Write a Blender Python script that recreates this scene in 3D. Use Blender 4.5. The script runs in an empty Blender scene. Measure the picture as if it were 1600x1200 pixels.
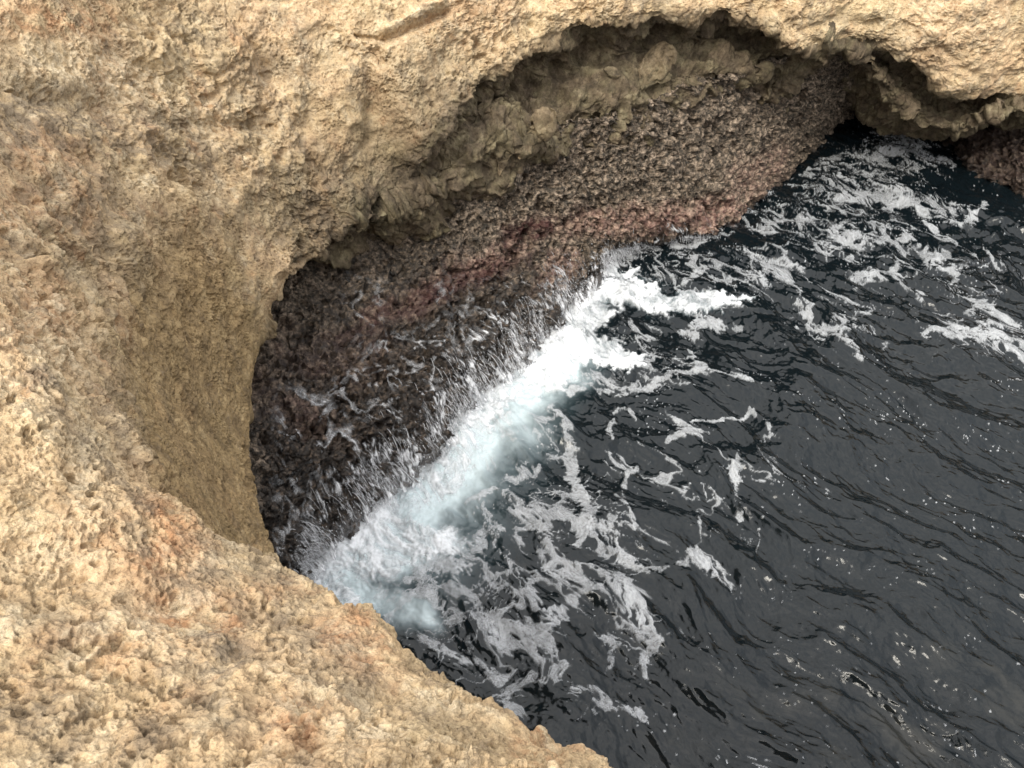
import bpy, math, time
import numpy as np
from concurrent.futures import ThreadPoolExecutor

T0 = time.time()
scene = bpy.context.scene
F32 = np.float32

# ------------------------------------------------------------------ camera
CAM_Z = 9.5
PITCH = math.radians(45)
FPX = 1256.0                      # focal length in pixels of the 1600 wide photograph
CP, SP = math.cos(PITCH), math.sin(PITCH)


def P(u, v, z):
    """world point at height z seen at photo pixel (u, v)"""
    dx, dy = (u - 800.0) / FPX, -(v - 600.0) / FPX
    d = np.array([dx, CP + SP * dy, -SP + CP * dy])
    return np.array([0, 0, CAM_Z]) + d * ((CAM_Z - z) / -d[2])


def project(X):
    """world -> photo pixel (u, v), depth"""
    x, y, z = X[..., 0], X[..., 1], X[..., 2] - CAM_Z
    dep = y * CP - z * SP
    up = y * SP + z * CP
    dd = np.maximum(dep, 0.4)
    return 800 + FPX * x / dd, 600 - FPX * up / dd, dep


cam_d = bpy.data.cameras.new('camera')
cam = bpy.data.objects.new('camera', cam_d)
scene.collection.objects.link(cam)
cam.location = (0, 0, CAM_Z)
cam.rotation_euler = (math.radians(90) - PITCH, 0, 0)
cam_d.sensor_fit = 'HORIZONTAL'
cam_d.sensor_width = 36
cam_d.lens = FPX / 1600 * 36
cam_d.clip_start = 0.05
cam_d.clip_end = 3000
scene.camera = cam

# ------------------------------------------------------------------ noise
_rs = np.random.RandomState(7)
PERM = _rs.permutation(256).astype(np.int32)
PERM = np.concatenate([PERM, PERM, PERM])
_g = _rs.normal(size=(256, 3)); _g /= np.linalg.norm(_g, axis=1)[:, None]
GX, GY, GZ = [_g[:, i].astype(F32) for i in range(3)]
RX, RY, RZ = [_rs.rand(256).astype(F32) for i in range(3)]
POOL = ThreadPoolExecutor(4)


def chunked(fn, x, y, z, n_out=1):
    x = np.ascontiguousarray(x, F32).ravel(); y = np.ascontiguousarray(y, F32).ravel(); z = np.ascontiguousarray(z, F32).ravel()
    n = len(x); C = 40000
    jobs = [slice(i, min(i + C, n)) for i in range(0, n, C)]
    res = list(POOL.map(lambda s: fn(x[s], y[s], z[s]), jobs))
    if n_out == 1:
        return np.concatenate(res)
    return [np.concatenate([r[k] for r in res]) for k in range(n_out)]


def _perlin(x, y, z):
    xf, yf, zf = np.floor(x), np.floor(y), np.floor(z)
    xi, yi, zi = xf.astype(np.int32) & 255, yf.astype(np.int32) & 255, zf.astype(np.int32) & 255
    x = x - xf; y = y - yf; z = z - zf
    u = x * x * x * (x * (x * 6 - 15) + 10); v = y * y * y * (y * (y * 6 - 15) + 10); w = z * z * z * (z * (z * 6 - 15) + 10)
    def g(dx, dy, dz):
        h = PERM[PERM[PERM[xi + dx] + yi + dy] + zi + dz]
        return GX[h] * (x - dx) + GY[h] * (y - dy) + GZ[h] * (z - dz)
    a = g(0, 0, 0); a += u * (g(1, 0, 0) - a)
    b = g(0, 1, 0); b += u * (g(1, 1, 0) - b)
    c = g(0, 0, 1); c += u * (g(1, 0, 1) - c)
    d = g(0, 1, 1); d += u * (g(1, 1, 1) - d)
    a += v * (b - a); c += v * (d - c)
    return (a + w * (c - a)) * 1.6


def _worley(x, y, z):
    xf, yf, zf = np.floor(x), np.floor(y), np.floor(z)
    xi, yi, zi = xf.astype(np.int32) & 255, yf.astype(np.int32) & 255, zf.astype(np.int32) & 255
    x = x - xf; y = y - yf; z = z - zf
    f1 = np.full(x.shape, 9, F32); f2 = np.full(x.shape, 9, F32)
    for dx in (-1, 0, 1):
        px = PERM[(xi + dx) & 255]
        for dy in (-1, 0, 1):
            py = PERM[px + ((yi + dy) & 255)]
            for dz in (-1, 0, 1):
                h = PERM[py + ((zi + dz) & 255)]
                d = (dx + RX[h] - x) ** 2 + (dy + RY[h] - y) ** 2 + (dz + RZ[h] - z) ** 2
                f2 = np.minimum(f2, np.maximum(f1, d)); f1 = np.minimum(f1, d)
    return np.sqrt(f1), np.sqrt(f2)


def _facet(x, y, z):
    xf, yf, zf = np.floor(x), np.floor(y), np.floor(z)
    xi, yi, zi = xf.astype(np.int32) & 255, yf.astype(np.int32) & 255, zf.astype(np.int32) & 255
    x = x - xf; y = y - yf; z = z - zf
    f1 = np.full(x.shape, 9, F32); f2 = f1.copy(); val = np.zeros(x.shape, F32)
    for dx in (-1, 0, 1):
        px = PERM[(xi + dx) & 255]
        for dy in (-1, 0, 1):
            py = PERM[px + ((yi + dy) & 255)]
            for dz in (-1, 0, 1):
                h = PERM[py + ((zi + dz) & 255)]
                ax, ay, az = x - dx - RX[h], y - dy - RY[h], z - dz - RZ[h]
                d = ax * ax + ay * ay + az * az
                val = np.where(d < f1, GX[h] * ax + GY[h] * ay + GZ[h] * az + .35 * (RY[h] - .5), val)
                f2 = np.minimum(f2, np.maximum(f1, d)); f1 = np.minimum(f1, d)
    return val, np.sqrt(f2) - np.sqrt(f1)


def facet(X, s, off=0.0):
    """broken rock: every cell is a plane tilted its own way; second value is the distance to the crack"""
    o = off * 11.9
    a, b = chunked(_facet, X[..., 0] * s + o, X[..., 1] * s - o, X[..., 2] * s + o * .7, 2)
    return a.reshape(X.shape[:-1]), b.reshape(X.shape[:-1])


def pn(X, s, off=0.0):
    o = off * 17.31
    return chunked(_perlin, X[..., 0] * s + o, X[..., 1] * s + o * 1.7, X[..., 2] * s - o).reshape(X.shape[:-1])


def wn(X, s, off=0.0):
    o = off * 13.7
    a, b = chunked(_worley, X[..., 0] * s + o, X[..., 1] * s - o, X[..., 2] * s + o * 1.3, 2)
    return a.reshape(X.shape[:-1]), b.reshape(X.shape[:-1])


def fbm(X, s, oct=4, off=0.0, gain=0.5, ridged=False):
    out = 0; a = 1.0; tot = 0
    for i in range(oct):
        n = pn(X, s, off + i * 3.1)
        if ridged:
            n = 1 - 2 * np.abs(n)
        out = out + a * n; tot += a; a *= gain; s *= 2.03
    return out / tot


def sstep(a, b, x):
    t = np.clip((x - a) / (b - a), 0, 1)
    return t * t * (3 - 2 * t)


def polydist(u, v, pts):
    """distance from every (u, v) to a polyline, with the width interpolated along it"""
    best = np.full(u.shape, 1e9, F32); wd = np.ones(u.shape, F32)
    for (x0, y0, w0), (x1, y1, w1) in zip(pts[:-1], pts[1:]):
        dx, dy = x1 - x0, y1 - y0
        t = np.clip(((u - x0) * dx + (v - y0) * dy) / (dx * dx + dy * dy + 1e-6), 0, 1)
        d = np.hypot(u - x0 - t * dx, v - y0 - t * dy)
        m = d < best
        best = np.where(m, d, best); wd = np.where(m, w0 + (w1 - w0) * t, wd)
    return best, wd


# ------------------------------------------------------------------ lofts
def cr(C, t):
    """Catmull-Rom of control array C along axis 0 at parameters t"""
    n = C.shape[0]
    i = np.clip(np.floor(t).astype(int), 0, n - 2); f = (t - i)
    f = f.reshape((-1,) + (1,) * (C.ndim - 1))
    p1, p2 = C[i], C[i + 1]
    p0 = np.where((i > 0).reshape(f.shape), C[np.maximum(i - 1, 0)], 2 * p1 - p2)
    p3 = np.where((i < n - 2).reshape(f.shape), C[np.minimum(i + 2, n - 1)], 2 * p2 - p1)
    a = 2 * p1; b = p2 - p0; c = 2 * p0 - 5 * p1 + 4 * p2 - p3; d = -p0 + 3 * p1 - 3 * p2 + p3
    return 0.5 * (a + b * f + c * f ** 2 + d * f ** 3)


def loft(C, cell=1.5, minstep=8):
    """dense grid over control points C[s, r, 3]; about one cell per pixel where the surface shows"""
    C = np.array(C, float)
    ns, nr = C.shape[:2]
    q = 8
    ts = np.linspace(0, ns - 1, (ns - 1) * q + 1); tr = np.linspace(0, nr - 1, (nr - 1) * q + 1)
    G = np.swapaxes(cr(np.swapaxes(cr(C, ts), 0, 1), tr), 0, 1)
    u, v, dep = project(G)
    vis = (u > -120) & (u < 1720) & (v > -120) & (v < 1320) & (dep > 0.5)
    def dist(ax, n):
        a = [slice(None)] * 2; b = [slice(None)] * 2; a[ax] = slice(0, -1); b[ax] = slice(1, None)
        L = np.hypot(u[tuple(a)] - u[tuple(b)], v[tuple(a)] - v[tuple(b)])
        W = np.linalg.norm(G[tuple(a)] - G[tuple(b)], axis=-1) / np.maximum(dep[tuple(a)], 2.5) * FPX
        L = np.where(vis[tuple(a)], 0.35 * L + 0.65 * np.minimum(W, 3 * L + 4), 0)
        p90 = np.percentile(L, 90, axis=1 - ax)
        Lv = np.sort(np.where(vis[tuple(a)], L, -1), axis=1 - ax)            # over the part in view only
        cnt = (Lv >= 0).sum(axis=1 - ax); k = Lv.shape[1 - ax]
        pick = np.clip(k - 1 - (cnt * .25).astype(int), 0, k - 1)
        seen = np.take_along_axis(Lv, np.expand_dims(pick, 1 - ax), axis=1 - ax).squeeze(1 - ax)
        L = np.maximum(p90, np.where(cnt > .02 * k, seen, 0))
        L = np.maximum(L, minstep / q * cell)
        cum = np.concatenate([[0], np.cumsum(L)])
        m = int(cum[-1] / cell) + 2
        return np.interp(np.linspace(0, cum[-1], m), cum, np.linspace(0, n - 1, len(cum)))
    ps, pr = dist(0, ns), dist(1, nr)
    G = np.swapaxes(cr(np.swapaxes(cr(C, ps), 0, 1), pr), 0, 1).astype(F32)
    return G, ps, pr


def gnormals(G, flip=1):
    ds = np.gradient(G, axis=0); dr = np.gradient(G, axis=1)
    N = np.cross(ds, dr) * flip
    return (N / (np.linalg.norm(N, axis=-1, keepdims=True) + 1e-9)).astype(F32)


def smooth_grid(N, k=2):
    for _ in range(k):
        M = N.copy()
        M[1:-1] += N[:-2] + N[2:]
        N = M.copy()
        N[:, 1:-1] += M[:, :-2] + M[:, 2:]
        N /= np.linalg.norm(N, axis=-1, keepdims=True) + 1e-9
    return N


def mesh_obj(name, V, faces, mat=None, attrs=None, parent=None, smooth=True):
    me = bpy.data.meshes.new(name)
    V = np.ascontiguousarray(V, F32).reshape(-1, 3); faces = np.ascontiguousarray(faces, np.int32)
    k = faces.shape[1]
    me.vertices.add(len(V)); me.vertices.foreach_set('co', V.ravel())
    me.loops.add(faces.size); me.loops.foreach_set('vertex_index', faces.ravel())
    me.polygons.add(len(faces))
    me.polygons.foreach_set('loop_start', np.arange(0, faces.size, k, dtype=np.int32))
    me.polygons.foreach_set('use_smooth', np.full(len(faces), smooth, bool))
    me.update(calc_edges=True)
    for an, av in (attrs or {}).items():
        a = me.attributes.new(an, 'FLOAT', 'POINT')
        a.data.foreach_set('value', np.ascontiguousarray(av, F32).ravel())
    o = bpy.data.objects.new(name, me)
    scene.collection.objects.link(o)
    if mat: me.materials.append(mat)
    if parent: o.parent = parent
    return o


def grid_faces(n, m, flip=False):
    i = np.arange(n * m).reshape(n, m)
    f = np.stack([i[:-1, :-1], i[1:, :-1], i[1:, 1:], i[:-1, 1:]], -1).reshape(-1, 4)
    return f[:, ::-1] if flip else f


def compact(V, faces, attrs):
    used = np.unique(faces); mp = np.full(len(V), -1, np.int32); mp[used] = np.arange(len(used))
    return V[used], mp[faces], {k: a.ravel()[used] for k, a in attrs.items()}


def tag(o, label, cat=None, group=None, kind=None):
    o['label'] = label
    if cat: o['category'] = cat
    if group: o['group'] = group
    if kind: o['kind'] = kind


# ------------------------------------------------------------------ material helpers
class NT:
    def __init__(s, name):
        s.m = bpy.data.materials.new(name); s.m.use_nodes = True
        s.t = s.m.node_tree; s.t.nodes.clear()
        s.out = s.t.nodes.new('ShaderNodeOutputMaterial')
        s.pos = s.t.nodes.new('ShaderNodeNewGeometry').outputs['Position']

    def link(s, a, b): s.t.links.new(a, b)

    def setin(s, sock, v):
        if isinstance(v, bpy.types.NodeSocket): s.link(v, sock)
        elif isinstance(v, tuple) and len(v) == 3 and sock.type == 'RGBA': sock.default_value = (*v, 1)
        else: sock.default_value = v

    def attr(s, n):
        a = s.t.nodes.new('ShaderNodeAttribute'); a.attribute_name = n; return a.outputs['Fac']

    def noise(s, scale, detail=6, rough=.6, dist=0.0, vec=None):
        n = s.t.nodes.new('ShaderNodeTexNoise'); n.inputs['Scale'].default_value = scale
        n.inputs['Detail'].default_value = detail; n.inputs['Roughness'].default_value = rough; n.inputs['Distortion'].default_value = dist
        s.link(vec or s.pos, n.inputs['Vector']); return n.outputs['Fac']

    def vor(s, scale, feature='F1', rnd=1.0, vec=None):
        n = s.t.nodes.new('ShaderNodeTexVoronoi'); n.feature = feature; n.inputs['Scale'].default_value = scale
        n.inputs['Randomness'].default_value = rnd
        s.link(vec or s.pos, n.inputs['Vector']); return n.outputs['Distance']

    def ramp(s, fac, stops):
        r = s.t.nodes.new('ShaderNodeValToRGB'); s.link(fac, r.inputs['Fac']); e = r.color_ramp.elements
        while len(e) < len(stops): e.new(0.5)
        for x, (p, c) in zip(e, stops): x.position = p; x.color = (*c, 1) if isinstance(c, tuple) else (c, c, c, 1)
        return r.outputs['Color']

    def mix(s, f, a, b, mode='MIX'):
        n = s.t.nodes.new('ShaderNodeMix'); n.data_type = 'RGBA'; n.blend_type = mode
        s.setin(n.inputs[0], f); s.setin(n.inputs[6], a); s.setin(n.inputs[7], b); return n.outputs[2]

    def math(s, op, a, b=0.0, clamp=False):
        n = s.t.nodes.new('ShaderNodeMath'); n.operation = op; n.use_clamp = clamp
        s.setin(n.inputs[0], a); s.setin(n.inputs[1], b); return n.outputs[0]

    def bump(s, h, strength, dist, normal=None):
        n = s.t.nodes.new('ShaderNodeBump'); n.inputs['Strength'].default_value = strength; n.inputs['Distance'].default_value = dist
        s.link(h, n.inputs['Height'])
        if normal: s.link(normal, n.inputs['Normal'])
        return n.outputs['Normal']

    def principled(s, col, rough, normal=None, spec=0.5, ior=1.45):
        p = s.t.nodes.new('ShaderNodeBsdfPrincipled')
        s.setin(p.inputs['Base Color'], col); s.setin(p.inputs['Roughness'], rough)
        s.setin(p.inputs['Specular IOR Level'], spec); p.inputs['IOR'].default_value = ior
        if normal: s.link(normal, p.inputs['Normal'])
        return p.outputs[0]

    def finish(s, sh): s.link(sh, s.out.inputs['Surface']); return s.m


def rock_material():
    n = NT('limestone')
    big = n.noise(0.9, 5, .6); mid = n.noise(4.5, 7, .65); fine = n.noise(26, 6, .7); grit = n.noise(110, 4, .7)
    c = n.ramp(mid, [(.32, (.25, .168, .10)), (.43, (.46, .325, .195)), (.54, (.595, .44, .265)), (.66, (.73, .585, .40))])
    warm = n.ramp(big, [(.38, (.61, .42, .25)), (.62, (.54, .43, .25))])
    c = n.mix(.45, c, warm)
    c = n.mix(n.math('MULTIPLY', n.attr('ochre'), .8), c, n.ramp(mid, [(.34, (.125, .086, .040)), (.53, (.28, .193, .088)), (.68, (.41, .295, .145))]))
    rust = n.math('MULTIPLY', n.attr('rust'), n.ramp(n.noise(7, 6, .65), [(.40, 0.0), (.58, 1.0)]), True)
    c = n.mix(n.math('MULTIPLY', rust, .75), c, (.42, .195, .09))
    pale = n.math('MULTIPLY', n.attr('pale'), n.ramp(n.noise(9, 6, .7), [(.42, 0.0), (.60, 1.0)]), True)
    c = n.mix(n.math('MULTIPLY', pale, .8), c, (.70, .58, .40))
    grey = n.math('MULTIPLY', n.attr('grey'), n.ramp(n.noise(6, 7, .7), [(.40, 0.0), (.56, 1.0)]), True)
    c = n.mix(n.math('MULTIPLY', grey, .85), c, (.185, .15, .11))
    c = n.mix(n.math('MULTIPLY', n.attr('olive_shade'), .92), c, n.mix(n.ramp(n.noise(2.4, 5, .65), [(.42, 0.0), (.58, 1.0)]), n.ramp(mid, [(.36, (.045, .036, .027)), (.52, (.095, .074, .052)), (.66, (.19, .145, .095))]), n.ramp(mid, [(.34, (.045, .039, .027)), (.52, (.108, .091, .056)), (.66, (.225, .195, .12))])))  # rock tint kept extra dark so the underside of the lip reads as shaded
    pit = n.ramp(fine, [(.36, .42), (.45, .88), (.60, 1.06), (.72, 1.22)])
    c = n.mix(.85, c, pit, 'MULTIPLY')
    c = n.mix(.5, c, n.ramp(grit, [(.35, .55), (.5, 1.0), (.66, 1.2)]), 'MULTIPLY')
    blot = n.math('MULTIPLY', n.ramp(n.noise(13, 8, .75, .3), [(.54, 0.0), (.62, 1.0)]), n.ramp(n.noise(1.7, 4, .6), [(.40, .15), (.60, 1.0)]))
    c = n.mix(n.math('MULTIPLY', blot, .68), c, (.19, .145, .10))
    nm = n.bump(n.noise(48, 6, .68), .9, .022)
    nm = n.bump(n.vor(75), .5, .008, nm)
    return n.finish(n.principled(c, .92, nm, .2))


def ledge_material():
    n = NT('intertidal_rock')
    mid = n.noise(6, 8, .7); fine = n.noise(11, 9, .74); grit = n.noise(80, 4, .7)
    c = n.ramp(fine, [(.38, (.022, .020, .016)), (.47, (.082, .066, .050)), (.55, (.22, .17, .125)), (.64, (.42, .33, .25))])
    pink = n.math('MULTIPLY', n.attr('pink'), n.ramp(n.noise(9, 7, .7), [(.38, 0.0), (.56, 1.0)]), True)
    c = n.mix(n.math('MULTIPLY', pink, .85), c, n.ramp(fine, [(.38, (.11, .052, .046)), (.60, (.43, .275, .215))]))
    mar = n.math('MULTIPLY', n.attr('maroon'), n.ramp(n.noise(5, 6, .65), [(.36, 0.2), (.50, 1.0)]), True)
    c = n.mix(n.math('MULTIPLY', mar, .85), c, n.mix(mid, (.032, .010, .010), (.080, .024, .022)))
    wet = n.attr('wet')
    dark = n.ramp(fine, [(.36, (.008, .007, .007)), (.54, (.028, .022, .018)), (.66, (.12, .085, .06))])
    c = n.mix(n.math('MULTIPLY', wet, .93), c, dark)
    c = n.mix(.5, c, n.ramp(grit, [(.35, .6), (.5, 1.0), (.66, 1.2)]), 'MULTIPLY')
    nm = n.bump(n.noise(40, 8, .75), 1.0, .02)
    nm = n.bump(n.vor(60), .6, .01, nm)
    ro = n.math('SUBTRACT', .9, n.math('MULTIPLY', wet, .62))
    return n.finish(n.principled(c, ro, nm, .35))


def sea_material():
    n = NT('sea_water')
    aer = n.attr('aeration'); tint = n.attr('beige_tint')
    c = n.mix(tint, (.0035, .006, .0075), (.045, .043, .036))
    c = n.mix(aer, c, n.mix(aer, (.03, .07, .085), (.52, .605, .625)))
    nm = n.bump(n.noise(14, 5, .6, .4), .22, .02)
    ro = n.math('ADD', .035, n.math('MULTIPLY', aer, .5))
    return n.finish(n.principled(c, ro, nm, .5, 1.333))


def foam_material(name, col=(.86, .88, .89), strength=1.0, scale=70):
    n = NT(name)
    cov = n.attr('cover')
    bub = n.ramp(n.noise(scale, 5, .7), [(.34, .35), (.55, 1.0)])
    a = n.math('MULTIPLY', cov, n.mix(n.math('POWER', cov, 2.0), bub, 1.0 if False else (1, 1, 1)), True)
    nm = n.bump(n.noise(35, 6, .7), .5, .02)
    p = n.principled(col, .6, nm, .2)
    tr = n.t.nodes.new('ShaderNodeBsdfTransparent')
    mx = n.t.nodes.new('ShaderNodeMixShader')
    n.link(n.math('MULTIPLY', a, strength, True), mx.inputs[0]); n.link(tr.outputs[0], mx.inputs[1]); n.link(p, mx.inputs[2])
    return n.finish(mx.outputs[0])


M_ROCK = rock_material(); M_LEDGE = ledge_material(); M_SEA = sea_material()
M_FOAM = foam_material('sea_foam', (.66, .68, .70)); M_RUN = foam_material('runoff_water', (.76, .77, .79), 1.0, 50)


def W(x, y, z): return np.array([x, y, z], float)


# ------------------------------------------------------------------ CLIFF
def near_station(rim, r1, r0, low):
    r = P(*rim); b = low
    return [np.array(r0, float), P(*r1), r, P(*b[0]), P(*b[1]), P(*b[2]), P(*b[3]),
            P(*b[3]) + W(-.1, -.4, -.4), P(*b[3]) + W(-.2, -.7, -1.0), P(*b[3]) + W(-.2, -.7, -3.2)]


def left_station(r0, r1, pts):
    lip = P(*pts[4])
    return [np.array(r0, float), np.array(r1, float) if len(r1) == 4 else P(*r1)] + [P(*p) for p in pts] + \
        [lip + W(-.7, .1, -.12), lip + W(-1.3, .2, -.7), lip + W(-2.2, .2, -3.6)]


cl = []
cl.append([W(9, -6, 8), W(6, -2.2, 7.2), W(4.2, -.4, 6.3), W(4.3, -.2, 5.2), W(4.2, -.4, 4), W(4.1, -.6, 3), W(4, -.8, 2), W(4, -1, 1.4), W(4, -1.1, .8), W(4, -1.2, -1.5)])
cl.append(near_station((1230, 1390, 6.3), (820, 1420, 6.95), (2.2, -1.5, 7.9), [(1215, 1500, 5.2), (1200, 1540, 4), (1190, 1560, 3), (1180, 1570, 2)]))
cl.append(near_station((1015, 1235, 6.25), (660, 1330, 6.9), (1.2, -1.2, 7.9), [(1000, 1330, 5.2), (950, 1370, 4), (945, 1390, 3), (940, 1400, 2)]))
cl.append(near_station((885, 1145, 6.2), (470, 1260, 6.9), (-.6, -.9, 7.9), [(858, 1220, 5.2), (855, 1260, 4), (850, 1275, 3), (850, 1280, 2)]))
cl.append(near_station((705, 1052, 6.1), (300, 1220, 6.85), (-1.7, -.6, 7.7), [(708, 1135, 5.1), (712, 1170, 4), (716, 1180, 3), (720, 1185, 2)]))
cl.append(near_station((588, 985, 6.0), (130, 1130, 6.8), (-2.7, -.2, 7.6), [(598, 1050, 5.1), (610, 1080, 4), (622, 1088, 3), (635, 1090, 2)]))
cl.append(near_station((462, 930, 5.95), (20, 1000, 6.75), (-3.6, .4, 7.6), [(474, 975, 5.0), (484, 995, 4), (494, 1000, 3), (504, 1000, 2)]))
cl.append(near_station((340, 862, 6.05), (-60, 860, 6.75), (-4.4, 1.0, 7.7), [(356, 890, 5.1), (388, 900, 4), (416, 905, 2.9), (440, 905, 1.9)]))
cl.append(left_station((-5.2, 1.6, 7.9), (-120, 740, 6.85), [(232, 770, 6.15), (292, 803, 5.2), (342, 822, 4.1), (388, 836, 3.0), (424, 845, 2.0)]))
cl.append(left_station((-6, 2.2, 8.0), (-160, 620, 6.95), [(186, 668, 6.25), (242, 695, 5.3), (302, 722, 4.2), (356, 745, 3.1), (402, 765, 2.1)]))
cl.append(left_station((-7, 3.0, 8.2), (-210, 490, 7.05), [(105, 560, 6.38), (188, 588, 5.35), (260, 622, 4.3), (328, 652, 3.2), (395, 685, 2.2)]))
cl.append(left_station((-8, 4.4, 8.4), (-260, 360, 7.15), [(10, 470, 6.52), (150, 500, 5.42), (256, 522, 4.32), (345, 552, 3.25), (403, 580, 2.3)]))
cl.append(left_station((-9, 6, 8.5), (-310, 215, 7.3), [(-60, 345, 6.7), (130, 400, 5.55), (256, 430, 4.42), (360, 462, 3.4), (425, 495, 2.5)]))
cl.append(left_station((-9.5, 8, 8.6), (-350, 60, 7.4), [(-100, 180, 6.85), (112, 272, 5.72), (258, 330, 4.62), (378, 392, 3.5), (452, 442, 2.6)]))
cl.append(left_station((-10, 11, 8.6), (-350, -150, 7.45), [(-80, 0, 6.9), (130, 122, 5.9), (290, 222, 4.8), (418, 322, 3.6), (495, 396, 2.7)]))


def far_station(lip, p5, p4, p3, lip2, r8=None, end='low', top=6.6):
    l = P(*lip); q3 = P(*p3)
    back = q3 + W(-.3, .9, 0); back[2] = top
    r0 = back + W(-1.5, 9, 1.2); r1 = back + W(-.3, 2, .45)
    l2 = P(*lip2)
    rec = (l + l2) / 2 + W(0, .75, .1)
    e = l2 + (W(0, 2.2, -4.2) if end == 'low' else W(0.5, 6.5, -2.2))
    if end != 'low': e[2] = -1.2
    return [r0, r1 * 1.0, back, q3, P(*p4), P(*p5), l, rec, l2, e]


cl.append(far_station((558, 345, 2.9), (482, 258, 3.8), (380, 130, 4.9), (240, 0, 6.0), (560, 380, 2.35), top=6.9))
cl.append(far_station((622, 298, 3.05), (580, 180, 4.1), (500, 40, 5.3), (400, -100, 6.1), (640, 345, 2.45), top=6.7))
cl.append(far_station((678, 232, 3.6), (640, 130, 4.5), (600, 20, 5.3), (560, -100, 6.0), (700, 300, 2.65), top=6.6))
cl.append(far_station((722, 160, 4.0), (705, 80, 4.65), (692, 0, 5.25), (680, -120, 5.9), (772, 268, 2.7), top=6.4))
cl.append(far_station((788, 104, 4.2), (788, 45, 4.65), (785, -30, 5.2), (782, -140, 5.8), (832, 240, 2.7), top=6.2))
cl.append(far_station((852, 66, 4.3), (856, 15, 4.7), (860, -50, 5.15), (865, -150, 5.7), (905, 222, 2.65), top=6.1))
cl.append(far_station((962, 38, 4.4), (966, -2, 4.75), (972, -60, 5.2), (980, -150, 5.6), (992, 196, 2.6), top=6.0))
cl.append(far_station((1090, 22, 4.25), (1092, -15, 4.6), (1095, -65, 5.0), (1100, -150, 5.5), (1090, 158, 2.6), top=5.9))
cl.append(far_station((1185, 38, 3.95), (1188, 5, 4.3), (1192, -45, 4.75), (1200, -130, 5.3), (1175, 130, 2.65), top=5.8))
cl.append(far_station((1250, 82, 3.5), (1256, 40, 3.9), (1262, -20, 4.4), (1275, -110, 5.1), (1252, 100, 3.0), top=5.7))
cl.append(far_station((1312, 65, 3.4), (1320, 22, 3.9), (1328, -40, 4.4), (1340, -120, 5.0), (1322, 96, 2.85), end='cave', top=5.6))
cl.append(far_station((1385, 80, 3.15), (1398, 30, 3.75), (1408, -40, 4.35), (1420, -120, 4.9), (1392, 158, 1.85), end='cave', top=5.5))
cl.append(far_station((1442, 118, 2.7), (1460, 60, 3.45), (1475, -20, 4.2), (1490, -110, 4.8), (1432, 205, 1.15), end='cave', top=5.4))
cl.append(far_station((1495, 166, 2.1), (1520, 100, 3.0), (1545, 0, 4.0), (1560, -100, 4.7), (1495, 207, 1.25), end='cave', top=5.4))
cl.append(far_station((1605, 150, 2.1), (1630, 80, 3.0), (1650, -10, 4.0), (1670, -100, 4.7), (1600, 176, 1.8), end='cave', top=5.4))
cl.append(far_station((1800, 150, 2.1), (1830, 80, 3.0), (1850, -10, 4.0), (1870, -100, 4.7), (1800, 175, 1.8), end='cave', top=5.4))
_l = [p + W(6, -1.5, .1) for p in cl[-1]]
cl.append(_l)
cl.append([p + W(14, -5, .2) for p in _l])

PATCH_U = np.array([0.0])


def ellipse(u, v, cx, cy, rx, ry, ang=0, soft=.6, warp=0):
    a = math.radians(ang); dx, dy = u - cx, v - cy
    x = (dx * math.cos(a) + dy * math.sin(a)) / rx; y = (-dx * math.sin(a) + dy * math.cos(a)) / ry
    return sstep(1 + soft, 1 - soft, np.hypot(x, y) + warp)


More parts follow.
